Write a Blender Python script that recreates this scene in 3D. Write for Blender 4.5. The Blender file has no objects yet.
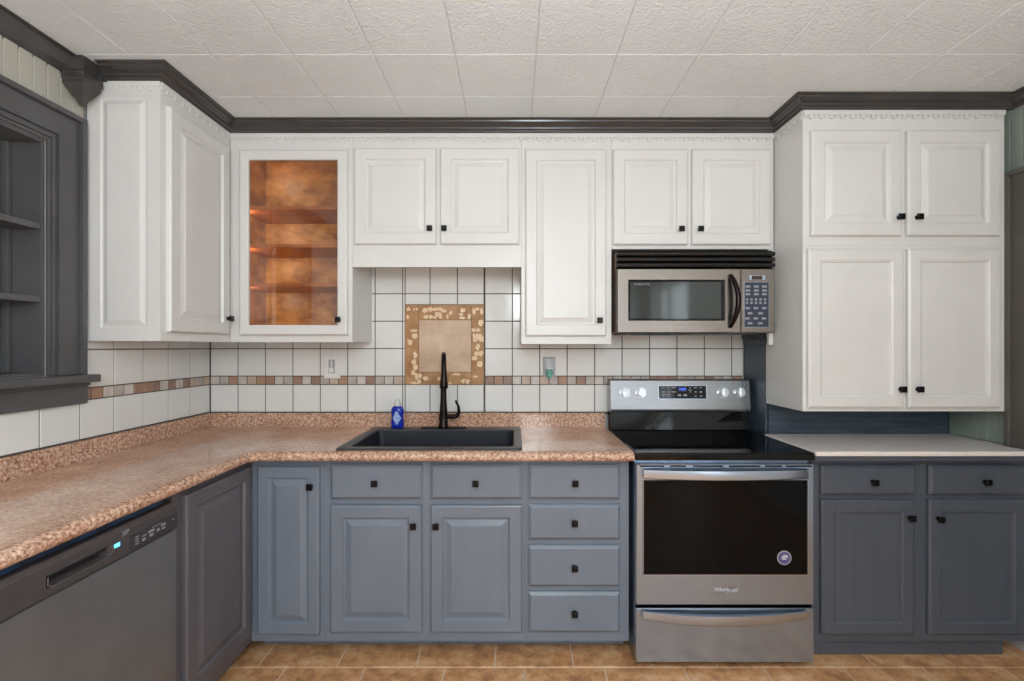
import bpy, bmesh, math, random
from mathutils import Vector, Matrix
random.seed(4)
scene = bpy.context.scene
COL = scene.collection
F = 480.0                       # focal length in pixels at 1024 wide
CAMZ = 1.355
def X(u, Y): return (u - 514.0) * Y / F        # measured picture column on the plane at depth Y -> metres
def Z(v, Y): return CAMZ - (v - 347.0) * Y / F

# ------------------------------------------------------------------ materials
def srgb(r, g, b):
    def c(x):
        x /= 255.0
        return x / 12.92 if x <= 0.04045 else ((x + 0.055) / 1.055) ** 2.4
    return (c(r), c(g), c(b), 1.0)

def mat(name, col, rough=0.5, metal=0.0, noise=None, bump=None, coat=0.0, emit=None, spec=0.5):
    """noise=(scale, colour2, amount, stretch xyz)  bump=(scale, strength, stretch xyz)"""
    m = bpy.data.materials.new(name); m.use_nodes = True
    nt = m.node_tree; b = nt.nodes['Principled BSDF']
    b.inputs['Base Color'].default_value = col
    b.inputs['Roughness'].default_value = rough
    b.inputs['Metallic'].default_value = metal
    b.inputs['Coat Weight'].default_value = coat
    b.inputs['Specular IOR Level'].default_value = spec
    tc = nt.nodes.new('ShaderNodeTexCoord')
    if noise:
        s, c2, amt, st = noise
        mp = nt.nodes.new('ShaderNodeMapping'); mp.inputs['Scale'].default_value = st
        nz = nt.nodes.new('ShaderNodeTexNoise'); nz.inputs['Scale'].default_value = s
        nz.inputs['Detail'].default_value = 6; nz.inputs['Roughness'].default_value = 0.6
        rp = nt.nodes.new('ShaderNodeValToRGB')
        rp.color_ramp.elements[0].position = 0.5 - 0.5 / max(amt, .01) * .3
        rp.color_ramp.elements[1].position = 0.5 + 0.5 / max(amt, .01) * .3
        rp.color_ramp.elements[0].color = col; rp.color_ramp.elements[1].color = c2
        nt.links.new(tc.outputs['Object'], mp.inputs['Vector'])
        nt.links.new(mp.outputs['Vector'], nz.inputs['Vector'])
        nt.links.new(nz.outputs['Fac'], rp.inputs['Fac'])
        nt.links.new(rp.outputs['Color'], b.inputs['Base Color'])
    if bump:
        s, stg, st = bump
        mp = nt.nodes.new('ShaderNodeMapping'); mp.inputs['Scale'].default_value = st
        nz = nt.nodes.new('ShaderNodeTexNoise'); nz.inputs['Scale'].default_value = s
        nz.inputs['Detail'].default_value = 4
        bp = nt.nodes.new('ShaderNodeBump'); bp.inputs['Strength'].default_value = stg
        bp.inputs['Distance'].default_value = 0.004
        nt.links.new(tc.outputs['Object'], mp.inputs['Vector'])
        nt.links.new(mp.outputs['Vector'], nz.inputs['Vector'])
        nt.links.new(nz.outputs['Fac'], bp.inputs['Height'])
        nt.links.new(bp.outputs['Normal'], b.inputs['Normal'])
    if emit:
        b.inputs['Emission Color'].default_value = emit[0]
        b.inputs['Emission Strength'].default_value = emit[1]
    return m

one = (1, 1, 1)
white = mat('white_paint', srgb(221, 220, 217), 0.36, noise=(3, srgb(215, 214, 211), 1, one), bump=(60, .04, (1, 1, .25)))
bluegrey = mat('blue_grey_paint', srgb(118, 127, 140), 0.28, noise=(6, srgb(112, 121, 134), 1, (1, 1, .4)), bump=(40, .10, (4, 4, .4)))
slate = mat('slate_blue_paint', srgb(82, 87, 96), 0.38, noise=(10, srgb(76, 82, 91), 1, (4, 4, .3)), bump=(60, .12, (5, 5, .25)))
slatedark = mat('dark_slate_paint', srgb(72, 86, 98), 0.38, noise=(10, srgb(52, 64, 78), 1.4, (.4, 4, 5)), bump=(60, .3, (.25, 5, 5)))
char = mat('charcoal_paint', srgb(86, 85, 86), 0.3, noise=(5, srgb(78, 77, 78), 1, one), bump=(30, .12, one))
crownm = mat('charcoal_crown_gloss', srgb(70, 66, 64), 0.22, noise=(5, srgb(62, 58, 56), 1, one), bump=(40, .08, (.3, .3, 3)))
bead = mat('sage_beadboard_paint', srgb(182, 178, 166), 0.45, noise=(4, srgb(172, 168, 157), 1, (1, 1, .3)))
beadR = mat('green_beadboard_paint', srgb(140, 150, 142), 0.45, noise=(4, srgb(128, 138, 130), 1, (1, 1, .3)))
ceilm = mat('ceiling_tile', srgb(230, 234, 236), 0.9, noise=(3, srgb(224, 228, 230), 1, one), bump=(105, 1.0, one))
[setattr(n.inputs['Distance'], 'default_value', .0055) for n in ceilm.node_tree.nodes if n.type == 'BUMP']
ceilgap = mat('ceiling_tile_joint', srgb(200, 200, 198), 0.9)
plaster = mat('plaster', srgb(190, 189, 186), 0.8)
tilew = mat('white_glazed_tile', srgb(233, 231, 227), 0.12, noise=(2, srgb(226, 225, 222), 1, one))
grout = mat('grey_brown_grout', srgb(92, 84, 80), 0.9)
mos = [mat('mosaic_' + n, srgb(*c), 0.45, noise=(30, srgb(*[int(v * .9) for v in c]), 1, one)) for n, c in
       (('brown', (170, 134, 114)), ('rust', (182, 142, 116)), ('tan', (206, 184, 166)), ('cream', (216, 206, 198)), ('taupe', (194, 182, 174)), ('umber', (160, 132, 116)))]
accent_b = mat('ochre_stone', srgb(190, 146, 100), 0.5, noise=(14, srgb(160, 112, 68), 1, one), bump=(40, .3, one))
accent_c = mat('peach_stone', srgb(218, 190, 164), 0.45, noise=(9, srgb(194, 162, 136), 1, one))
chipm = mat('cream_stone_chip', srgb(238, 212, 176), 0.45, noise=(30, srgb(226, 196, 158), 1, one))
black = mat('black_metal', srgb(26, 25, 26), 0.3, metal=0.6, noise=(20, srgb(20, 19, 20), 1, one))
blackgl = mat('black_glass', srgb(5, 6, 7), 0.05, noise=(2, srgb(7, 8, 9), 1, one), spec=0.3)
blackpl = mat('black_plastic', srgb(20, 20, 21), 0.3, noise=(20, srgb(24, 24, 25), 1, one))
gasket = mat('dark_gap', srgb(6, 6, 7), 0.9, spec=0)
steel = mat('brushed_steel', srgb(168, 184, 204), 0.24, metal=.9, noise=(4, srgb(160, 176, 196), 1, (.3, 1, 60)), bump=(30, .03, (.5, 1, 120)))
steelbg = mat('brushed_steel_neutral', srgb(158, 160, 163), 0.24, metal=1.0, noise=(4, srgb(148, 150, 153), 1, (.3, 1, 60)), bump=(30, .03, (.5, 1, 120)))
steelh = mat('bright_steel', srgb(188, 200, 216), 0.22, metal=1.0, noise=(4, srgb(180, 192, 208), 1, (.3, 1, 30)))
steelmw = mat('bronze_steel', srgb(142, 133, 126), 0.25, metal=1.0, noise=(4, srgb(134, 125, 118), 1, (.3, 1, 60)), bump=(30, .03, (.5, 1, 120)))
steeldw = mat('dark_steel', srgb(132, 132, 134), 0.42, metal=0.6, noise=(3, srgb(122, 121, 123), 1, one), bump=(30, .04, (1, 90, 1)))
dwpanel = mat('dark_bronze_plastic', srgb(74, 68, 68), 0.35, noise=(20, srgb(68, 62, 62), 1, one))
chrome = mat('chrome', srgb(150, 155, 160), 0.16, metal=1.0, noise=(4, srgb(220, 222, 224), 1, one))
rimm = mat('dark_composite_rim', srgb(66, 64, 66), 0.4, noise=(200, srgb(56, 54, 56), 1, one))
sinkm = mat('charcoal_composite', srgb(36, 39, 47), 0.35, noise=(200, srgb(30, 33, 41), 1, one))
bronze = mat('oil_rubbed_bronze', srgb(34, 28, 28), 0.25, metal=0.8, noise=(20, srgb(44, 32, 28), 1, one))
woodm = mat('golden_stained_wood', srgb(226, 168, 96), 0.35, noise=(8, srgb(156, 100, 50), 1.0, (1, 1, 1.6)))
woodedge = mat('shelf_edge_wood', srgb(200, 128, 74), 0.35, noise=(9, srgb(168, 100, 54), 1, (.4, 3, 3)))
quartz = mat('white_solid_surface', srgb(232, 224, 218), 0.25, noise=(40, srgb(226, 218, 212), 1, one))
whitepl = mat('white_plastic', srgb(232, 230, 226), 0.3, noise=(20, srgb(228, 226, 222), 1, one))
greypl = mat('grey_plate', srgb(168, 170, 172), 0.3, noise=(20, srgb(158, 160, 162), 1, one))
teal = mat('teal_plastic', srgb(96, 160, 146), 0.25, noise=(60, srgb(120, 186, 170), 1.5, one))
soapb = mat('blue_soap', srgb(22, 52, 176), 0.12, noise=(10, srgb(16, 38, 150), 1, one))
labelm = mat('pale_label', srgb(190, 206, 236), 0.4, noise=(60, srgb(120, 150, 215), 1.5, one))
capm = mat('clear_white_cap', srgb(206, 208, 206), 0.2, noise=(10, srgb(196, 198, 196), 1, one))
bluefilm = mat('blue_film', srgb(28, 56, 92), 0.35, noise=(8, srgb(14, 22, 36), 1.4, (1, 6, 1)))
printw = mat('pale_print', srgb(206, 206, 210), 0.5)
printg = mat('grey_print', srgb(150, 150, 156), 0.5)
keym = mat('keypad_navy', srgb(46, 54, 74), 0.4, noise=(20, srgb(42, 50, 68), 1, one))
lcd = mat('blue_digits', srgb(90, 120, 255), 0.4, emit=(srgb(80, 120, 255), 1.6))
lcdbg = mat('display_glow', srgb(8, 14, 60), 0.3, emit=(srgb(14, 28, 120), .25))
amber = mat('dim_amber_display', srgb(48, 34, 26), 0.3, noise=(80, srgb(70, 46, 34), 1.4, one))
ledm = mat('blue_led', srgb(90, 190, 255), 0.3, emit=(srgb(90, 190, 255), 2.5))
stickm = mat('violet_sticker', srgb(74, 72, 128), 0.4, noise=(30, srgb(66, 64, 118), 1, one))
ovenglass = mat('oven_glass', srgb(8, 9, 10), 0.06, noise=(2, srgb(10, 11, 12), 1, one), spec=0.15)
shadedgrey = mat('blue_grey_paint_shaded', srgb(98, 94, 99), 0.36, noise=(6, srgb(90, 86, 91), 1, (1, 1, .4)), bump=(40, .10, (4, 4, .4)))  # weaker light on the left run painted in as a darker, browner grey
mwside = mat('brown_grey_enamel', srgb(128, 108, 96), .4, noise=(5, srgb(120, 100, 90), 1, one))
mwglass = mat('grey_mirror_glass', srgb(70, 74, 72), 0.06, metal=0.55, noise=(2, srgb(66, 70, 68), 1, one))
doorbrown = mat('brown_door', srgb(84, 76, 72), 0.5, noise=(6, srgb(76, 68, 64), 1, (1, 1, .3)))

def glass_mat(name, tint, refl=0.08):
    m = bpy.data.materials.new(name); m.use_nodes = True
    nt = m.node_tree; nt.nodes.clear()
    o = nt.nodes.new('ShaderNodeOutputMaterial'); mx = nt.nodes.new('ShaderNodeMixShader')
    t = nt.nodes.new('ShaderNodeBsdfTransparent'); t.inputs['Color'].default_value = tint
    g = nt.nodes.new('ShaderNodeBsdfGlossy'); g.inputs['Roughness'].default_value = 0.02
    lw = nt.nodes.new('ShaderNodeLayerWeight'); lw.inputs['Blend'].default_value = .5
    fr = nt.nodes.new('ShaderNodeMath'); fr.operation = 'POWER'; fr.inputs[1].default_value = 4.0
    nt.links.new(lw.outputs['Facing'], fr.inputs[0])
    ad = nt.nodes.new('ShaderNodeMath'); ad.operation = 'ADD'; ad.inputs[1].default_value = refl; ad.use_clamp = True
    nt.links.new(fr.outputs[0], ad.inputs[0]); nt.links.new(ad.outputs[0], mx.inputs['Fac'])
    nt.links.new(t.outputs[0], mx.inputs[1]); nt.links.new(g.outputs[0], mx.inputs[2])
    nt.links.new(mx.outputs[0], o.inputs['Surface'])
    return m
glassm = glass_mat('clear_glass', (0.93, 0.91, 0.90, 1), .05)

def granite(nm='speckled_laminate', soft=.30):
    m = mat(nm, srgb(205, 165, 140), 0.13)
    nt = m.node_tree; b = nt.nodes['Principled BSDF']
    tc = nt.nodes.new('ShaderNodeTexCoord')
    n1 = nt.nodes.new('ShaderNodeTexNoise'); n1.inputs['Scale'].default_value = 7; n1.inputs['Detail'].default_value = 5
    n2 = nt.nodes.new('ShaderNodeTexNoise'); n2.inputs['Scale'].default_value = 88; n2.inputs['Detail'].default_value = 5; n2.inputs['Roughness'].default_value = .75
    n3 = nt.nodes.new('ShaderNodeTexNoise'); n3.inputs['Scale'].default_value = 120; n3.inputs['Detail'].default_value = 3
    for n in (n1, n2, n3): nt.links.new(tc.outputs['Object'], n.inputs['Vector'])
    r2 = nt.nodes.new('ShaderNodeValToRGB'); e = r2.color_ramp.elements
    e[0].position = .40; e[0].color = srgb(104, 68, 56)
    e[1].position = .60; e[1].color = srgb(232, 208, 188)
    x = e.new(.47); x.color = srgb(176, 130, 104); x = e.new(.53); x.color = srgb(206, 164, 138)
    r1 = nt.nodes.new('ShaderNodeValToRGB'); e = r1.color_ramp.elements
    e[0].position = .36; e[0].color = srgb(192, 146, 118); e[1].position = .64; e[1].color = srgb(222, 186, 162)
    r3 = nt.nodes.new('ShaderNodeValToRGB'); e = r3.color_ramp.elements
    e[0].position = .33; e[0].color = srgb(84, 58, 50); e[1].position = .41; e[1].color = (1, 1, 1, 1)
    mx = nt.nodes.new('ShaderNodeMix'); mx.data_type = 'RGBA'; mx.inputs[0].default_value = soft
    ml = nt.nodes.new('ShaderNodeMix'); ml.data_type = 'RGBA'; ml.blend_type = 'MULTIPLY'; ml.inputs[0].default_value = .6
    nt.links.new(n1.outputs['Fac'], r1.inputs['Fac']); nt.links.new(n2.outputs['Fac'], r2.inputs['Fac']); nt.links.new(n3.outputs['Fac'], r3.inputs['Fac'])
    nt.links.new(r2.outputs['Color'], mx.inputs[6]); nt.links.new(r1.outputs['Color'], mx.inputs[7])
    nt.links.new(mx.outputs[2], ml.inputs[6]); nt.links.new(r3.outputs['Color'], ml.inputs[7])
    nt.links.new(ml.outputs[2], b.inputs['Base Color'])
    return m
granitem = granite()
granitet = granite('speckled_laminate_sheen_soft', .66)  # same laminate for the top, its low-angle reflection painted in as softer speckle

def floor_mat():
    m = mat('brown_slate_tile', srgb(180, 130, 90), 0.35, bump=(22, .25, one))
    nt = m.node_tree; b = nt.nodes['Principled BSDF']
    tc = nt.nodes.new('ShaderNodeTexCoord')
    n1 = nt.nodes.new('ShaderNodeTexNoise'); n1.inputs['Scale'].default_value = 11; n1.inputs['Detail'].default_value = 12; n1.inputs['Roughness'].default_value = .74
    r = nt.nodes.new('ShaderNodeValToRGB'); e = r.color_ramp.elements
    e[0].position = .36; e[0].color = srgb(152, 106, 74); e[1].position = .66; e[1].color = srgb(228, 190, 150)
    x = e.new(.5); x.color = srgb(204, 150, 102)
    nt.links.new(tc.outputs['Object'], n1.inputs['Vector']); nt.links.new(n1.outputs['Fac'], r.inputs['Fac'])
    nt.links.new(r.outputs['Color'], b.inputs['Base Color'])
    return m
floorm = floor_mat()
floorgrout = mat('pale_floor_grout', srgb(216, 190, 166), 0.9)

# ------------------------------------------------------------------ mesh helpers
class MB:
    def __init__(s): s.bm = bmesh.new(); s.M = Matrix.Identity(4); s.mi = 0
    def v(s, p): return s.bm.verts.new(s.M @ Vector(p))
    def f(s, vs):
        try:
            f = s.bm.faces.new(vs); f.material_index = s.mi; return f
        except ValueError: return None
    def box(s, x0, x1, y0, y1, z0, z1):
        a = [s.v((x, y, z)) for z in (z0, z1) for y in (y0, y1) for x in (x0, x1)]
        for q in ((0, 2, 3, 1), (4, 5, 7, 6), (0, 1, 5, 4), (2, 6, 7, 3), (0, 4, 6, 2), (1, 3, 7, 5)):
            s.f([a[i] for i in q])
        return s
    def rings(s, loops, closed_ring=True, cap0=True, cap1=True):
        rr = [[s.v(p) for p in L] for L in loops]
        n = len(rr[0])
        for a, b in zip(rr, rr[1:]):
            for i in range(n if closed_ring else n - 1):
                s.f([a[i], a[(i + 1) % n], b[(i + 1) % n], b[i]])
        if cap0: s.f(rr[0][::-1])
        if cap1: s.f(rr[-1])
        return s
    def panel(s, x0, x1, z0, z1, prof, hole=False):
        """front faces -Y. prof: list of (inset, y)"""
        L = [[(x0 + i, y, z0 + i), (x1 - i, y, z0 + i), (x1 - i, y, z1 - i), (x0 + i, y, z1 - i)] for i, y in prof]
        if hole: L.append(L[0]); return s.rings(L, cap0=False, cap1=False)
        return s.rings(L)
    def cyl(s, c, r, h, axis='z', n=24, r2=None):
        """from c along +axis by h"""
        r2 = r if r2 is None else r2
        def P(a, rad, t):
            u, w = rad * math.cos(a), rad * math.sin(a)
            return {'z': (c[0] + u, c[1] + w, c[2] + t), 'y': (c[0] + u, c[1] + t, c[2] + w), 'x': (c[0] + t, c[1] + u, c[2] + w)}[axis]
        A = [2 * math.pi * k / n for k in range(n)]
        return s.rings([[P(a, r, 0) for a in A], [P(a, r2, h) for a in A]])
    def lathe(s, c, prof, n=24, sx=1, sy=1):
        A = [2 * math.pi * k / n for k in range(n)]
        return s.rings([[(c[0] + sx * r * math.cos(a), c[1] + sy * r * math.sin(a), c[2] + z) for a in A] for r, z in prof])
    def tube(s, pts, rad, n=12):
        pts = [Vector(p) for p in pts]
        if not isinstance(rad, (list, tuple)): rad = [rad] * len(pts)
        L = []; up = None
        for i, p in enumerate(pts):
            d = (pts[min(i + 1, len(pts) - 1)] - pts[max(i - 1, 0)]).normalized()
            if up is None: up = Vector((1, 0, 0)) if abs(d.x) < .9 else Vector((0, 1, 0))
            a = (up - d * up.dot(d)).normalized(); b = d.cross(a); up = a
            L.append([p + rad[i] * (math.cos(t) * a + math.sin(t) * b) for t in [2 * math.pi * k / n for k in range(n)]])
        return s.rings(L)
    def sweep(s, path, prof, closed_prof=True):
        """path: XY points; prof: (outward to the right, z)"""
        P = [Vector(p) for p in path]; L = []
        for i, p in enumerate(P):
            def nrm(a, b):
                d = (b - a).normalized(); return Vector((d.y, -d.x))
            if i == 0: o = nrm(P[0], P[1])
            elif i == len(P) - 1: o = nrm(P[-2], P[-1])
            else:
                n1, n2 = nrm(P[i - 1], p), nrm(p, P[i + 1]); h = (n1 + n2).normalized(); o = h / max(h.dot(n1), .2)
            L.append([(p.x + o.x * a, p.y + o.y * a, z) for a, z in prof])
        return s.rings(L, closed_ring=closed_prof)
    def build(s, name, mats, parent=None, bevel=0, smooth=False, seg=2):
        bmesh.ops.recalc_face_normals(s.bm, faces=s.bm.faces)
        me = bpy.data.meshes.new(name); s.bm.to_mesh(me); s.bm.free()
        for m in (mats if isinstance(mats, (list, tuple)) else [mats]): me.materials.append(m)
        o = bpy.data.objects.new(name, me); COL.objects.link(o)
        if parent is not None: o.parent = parent
        if smooth:
            for p in me.polygons: p.use_smooth = True
            md = o.modifiers.new('es', 'EDGE_SPLIT'); md.split_angle = math.radians(40)
        if bevel:
            b = o.modifiers.new('bv', 'BEVEL'); b.width = bevel; b.segments = seg; b.limit_method = 'ANGLE'; b.angle_limit = math.radians(40)
        return o

def thing(name, label, cat, loc, rz=0, group=None):
    o = bpy.data.objects.new(name, None); COL.objects.link(o); o.empty_display_size = .05
    o.location = loc; o.rotation_euler = (0, 0, rz)
    o['label'] = label; o['category'] = cat
    if group: o['group'] = group
    return o
def tag(o, label, cat, group=None):
    o['label'] = label; o['category'] = cat
    if group: o['group'] = group
    return o
def struct(o): o['kind'] = 'structure'; return o

def text(name, body, size, m, parent, loc, rot=(math.pi / 2, 0, 0), shear=0, depth=0.0004):
    c = bpy.data.curves.new(name, 'FONT'); c.body = body; c.size = size; c.align_x = 'CENTER'; c.align_y = 'CENTER'
    c.extrude = depth; c.shear = shear
    t = bpy.data.objects.new(name, c); COL.objects.link(t)
    bpy.context.view_layer.update()
    me = bpy.data.meshes.new_from_object(t.evaluated_get(bpy.context.evaluated_depsgraph_get()))
    COL.objects.unlink(t); bpy.data.objects.remove(t)
    me.materials.clear(); me.materials.append(m)
    o = bpy.data.objects.new(name, me); COL.objects.link(o); o.parent = parent
    o.location = loc; o.rotation_euler = rot
    return o

# ------------------------------------------------------------------ dimensions
XL, XR, YB, YF, ZC = -1.70, 2.27, 2.68, -3.6, 2.452
UP = 2.35           # face of the upper cabinets on the back wall
BF = 2.085          # face of the base cabinets
CT = 0.914          # counter height
UT = 2.400          # top of the upper cabinets

# ------------------------------------------------------------------ room shell
# floor: running bond tiles with real joints
b = MB(); b.mi = 1; b.box(XL - .3, XR + .2, YF - .2, YB + .2, -.10, -.0025); b.mi = 0
TP = .336; r = 0; g = .0028
y = 2.03 + 2 * TP
while y > YF - .1:
    off = -.0816 if r % 2 else .044
    x = off - 6 * TP
    while x < XR + .1:
        sh = -.061 if (r == 1 and x > .9) else 0; sq = .061 if (r == 1 and .564 < x <= .9) else 0
        x0, x1 = max(x + g + sh, XL - .2), min(x + TP - g + sh - sq, XR + .15)
        if x1 > x0 + .01:
            b.panel(0, 1, 0, 1, []) if False else None
            y0, y1 = y - TP + g, y - g
            b.rings([[(x0, y0, -.003), (x1, y0, -.003), (x1, y1, -.003), (x0, y1, -.003)],
                     [(x0 + .002, y0 + .002, 0), (x1 - .002, y0 + .002, 0), (x1 - .002, y1 - .002, 0), (x0 + .002, y1 - .002, 0)]], cap0=False)
        x += TP
    y -= TP; r += 1
struct(b.build('floor', [floorm, floorgrout]))

# ceiling: 12 inch textured tiles
b = MB(); b.mi = 1; b.box(XL - .3, XR + .2, YF - .2, YB + .2, ZC + .003, ZC + .1); b.mi = 0
y = 2.103 + .305 * 2
while y > YF - .1:
    x = .083 - .305 * 7
    while x < XR + .1:
        x0, x1, y0, y1 = x + .0006, x + .3044, y - .3044, y - .0006
        b.rings([[(x0, y0, ZC + .004), (x1, y0, ZC + .004), (x1, y1, ZC + .004), (x0, y1, ZC + .004)],
                 [(x0 + .003, y0 + .003, ZC), (x1 - .003, y0 + .003, ZC), (x1 - .003, y1 - .003, ZC), (x0 + .003, y1 - .003, ZC)]], cap0=False)
        x += .305
    y -= .305
struct(b.build('ceiling', [ceilm, ceilgap]))

b = MB(); b.box(XL - .3, XR + .2, YB, YB + .15, 0, ZC); struct(b.build('wall_back', plaster))
# left wall with the recess for the shelf niche
NY0, NY1, NZ0, NZ1 = .86, 1.740, 1.249, 2.105
b = MB()
b.box(XL - .3, XL, YF, NY0, 0, ZC); b.box(XL - .3, XL, NY1, YB, 0, ZC)
b.box(XL - .3, XL, NY0, NY1, 0, NZ0); b.box(XL - .3, XL, NY0, NY1, NZ1, ZC); b.box(XL - .3, XL - .17, NY0, NY1, NZ0, NZ1)
struct(b.build('wall_left', plaster))
# right wall: furred beadboard above the counter, doorway, plain wall
b = MB()
b.box(XR, XR + .15, 1.98, YB, 0, ZC)
b.box(XR, XR + .15, -1.62, .9, 0, ZC); b.box(XR, XR + .15, YF, -3.3, 0, ZC); b.box(XR, XR + .15, -3.3, -1.62, 0, .25); b.box(XR, XR + .15, -3.3, -1.62, 2.32, ZC); b.box(XR, XR + .15, .9, 1.98, 2.12, ZC)
b.box(XR + .1, XR + .15, .9, 1.98, 0, 2.12)
struct(b.build('wall_right', plaster))
b = MB()
yy = 2.428
while yy > .82:
    y0 = yy - .0485
    z0 = CT + .004 if y0 > 1.97 else (2.13 if y0 > .9 else 0.0)
    if y0 > 1.99: b.box(2.2, XR, y0, yy, z0, ZC)
    else: b.box(2.2, XR, y0, yy, max(z0, 2.13), ZC)
    yy -= .05
b.box(2.206, XR - .001, 2.03, 2.428, CT + .004, ZC); b.box(2.206, XR - .001, .82, 2.03, 2.13, ZC)
struct(b.build('trim_6', beadR, bevel=.003))
# front wall (behind the camera) with two windows
b = MB()
W1 = (1.15, 2.05); W2 = (-1.25, -.25); wz = (.9, 2.15)
b.box(XL - .3, W2[0], YF - .15, YF, 0, ZC); b.box(W2[1], W1[0], YF - .15, YF, 0, ZC); b.box(W1[1], XR + .2, YF - .15, YF, 0, ZC)
for w in (W1, W2):
    b.box(w[0], w[1], YF - .15, YF, 0, wz[0]); b.box(w[0], w[1], YF - .15, YF, wz[1], ZC)
struct(b.build('wall_front', plaster))
for i, w in enumerate((W1, W2)):
    b = MB()
    for a0, a1, c0, c1 in ((w[0] - .07, w[0] + .03, wz[0] - .07, wz[1] + .07), (w[1] - .03, w[1] + .07, wz[0] - .07, wz[1] + .07),
                           (w[0] + .03, w[1] - .03, wz[0] - .07, wz[0] + .03), (w[0] + .03, w[1] - .03, wz[1] - .03, wz[1] + .07),
                           ((w[0] + w[1]) / 2 - .015, (w[0] + w[1]) / 2 + .015, wz[0] + .03, wz[1] - .03)):
        b.box(a0, a1, YF - .06, YF + .02, c0, c1)
    fr = struct(b.build('window_%d' % (i + 1), white))
    b = MB(); b.box(w[0], w[1], YF - .05, YF - .045, wz[0], wz[1]); b.build('pane', glassm, fr)

b = MB()
for y0, y1, z0, z1 in ((-3.36, -3.26, .19, 2.38), (-1.66, -1.56, .19, 2.38), (-3.26, -1.66, .19, .29), (-3.26, -1.66, 2.28, 2.38), (-2.48, -2.44, .29, 2.28), (-3.26, -2.48, 1.12, 1.16), (-2.44, -1.66, 1.12, 1.16)):
    b.box(XR - .02, XR + .05, y0, y1, z0, z1)
fr = struct(b.build('window_3', white)); b = MB(); b.box(XR + .055, XR + .06, -3.3, -1.62, .25, 2.32); b.build('pane', glassm, fr)
# doorway on the right wall
b = MB()
for y0, y1, z0, z1 in ((2.0, 2.125, CT + .006, 2.125), (.80, .9, 0, 2.125)):
    b.box(2.178, 2.199, y0, y1, z0, z1); b.box(2.166, 2.199, y1 - .022 if y0 > 1 else y0, y1 if y0 > 1 else y0 + .022, z0, z1)
    b.box(2.170, 2.199, y0 if y0 > 1 else y1 - .014, y0 + .014 if y0 > 1 else y1, z0, z1)
b.box(2.178, 2.199, .9005, 1.9995, 2.0, 2.125); b.box(2.166, 2.1775, .9005, 2.1025, 2.103, 2.125)
struct(b.build('trim_7', mat('brown_grey_casing', srgb(92, 88, 82), .4, noise=(5, srgb(84, 80, 74), 1, one)), bevel=.003))
b = MB(); b.box(XR + .02, XR + .06, .905, 1.975, .005, 2.115)
for z0, z1 in ((.15, .95), (1.1, 2.0)):
    for y0, y1 in ((1.0, 1.4), (1.48, 1.88)):
        b.box(XR + .012, XR + .02, y0, y1, z0, z1)
struct(b.build('door_1', doorbrown, bevel=.003))

# furred-out dark wall behind the right counter
b = MB()
b.box(1.29, XR - .002, 2.43, YB - .002, .01, ZC - .001)
struct(b.build('wall_back_right', slatedark))
b = MB(); b.box(1.278, 1.2895, 2.44, YB - .01, CT, 1.37); 
b.box(1.272, 1.2895, 2.42, YB - .01, 1.37, 1.40); b.box(1.264, 1.2895, 2.425, YB - .01, 1.40, 1.425)
struct(b.build('trim_8', slatedark, bevel=.002))

# crown moulding
e = .058
cp = [(0, UT), (.010, UT), (.012, UT + .010), (.018, UT + .014), (.020, UT + .022), (.030, UT + .032), (.044, UT + .038), (.046, UT + .044), (e, UT + .046), (e, ZC - .001), (0, ZC - .001)]
path = [(XL + .10, 1.888), (-1.39, 1.888), (-1.39, UP - .002), (1.275, UP - .002), (1.275, 2.118), (2.198, 2.118)]
b = MB(); b.sweep(path, cp); struct(b.build('trim_1', crownm))
b = MB(); b.sweep([(XL, -3.55), (XL, 1.82)], [(a * 1.02, z - (.028 if a < .04 else 0)) for a, z in cp]); struct(b.build('trim_2', crownm))
b = MB(); b.sweep([(2.2, 2.10), (2.2, .83)], cp); struct(b.build('trim_3', crownm))
b = MB()      # drop block where the two crowns meet
cx, cy = -1.650, 1.832
b.rings([[(cx - h, cy - k, z), (cx + h, cy - k, z), (cx + h, cy + k, z), (cx - h, cy + k, z)] for h, k, z in
         ((.006, .006, 2.275), (.010, .010, 2.288), (.028, .028, 2.322), (.040, .040, 2.345), (.040, .040, 2.356), (.046, .044, 2.362), (.046, .044, 2.388), (.036, .036, 2.394), (.036, .036, ZC - .002))])
struct(b.build('trim_4', crownm, bevel=.002))

# dentil moulding under the crown
b = MB()
def dentil(p, q, n):
    p, q = Vector(p), Vector(q); L = (q - p).length; d = (q - p) / L; nrm = Vector((d.y, -d.x))
    k = max(1, int(L / .0223)); st = L / k
    def bx(t0, t1, o0, o1, z0, z1):
        c = [p + d * t0 + nrm * o0, p + d * t1 + nrm * o0, p + d * t1 + nrm * o1, p + d * t0 + nrm * o1]
        b.rings([[(v.x, v.y, z0) for v in c], [(v.x, v.y, z1) for v in c]])
    bx(0, L, .0005, .006, 2.378, UT - .001)
    for i in range(0, k):
        bx(i * st + .003, i * st + .003 + st * .62, .0005, .006 if i % 2 else .0045, 2.361 if i % 2 else 2.368, 2.378)
pp = [(XL + .105, 1.888), (-1.39, 1.888), (-1.39, UP - .002), (1.275, UP - .002), (1.275, 2.118), (2.166, 2.118)]
for i in range(5):
    p, q = list(pp[i]), list(pp[i + 1])
    if i == 2: p[0] += .006
    if i == 3: p[1] -= .006
    if i == 1: q[1] -= .0
    dentil(p, q, 0)
struct(b.build('trim_5', white, bevel=.001, seg=1))

# beadboard on the left wall
b = MB(); yy = 1.885
while yy > .0:
    b.box(XL + .0005, XL + .012, yy - .0485, yy, 2.2, UT + .03); yy -= .05
b.box(XL + .0005, XL + .006, 0, 1.885, 2.2, UT + .03)
struct(b.build('trim_9', bead, bevel=.003))

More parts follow.
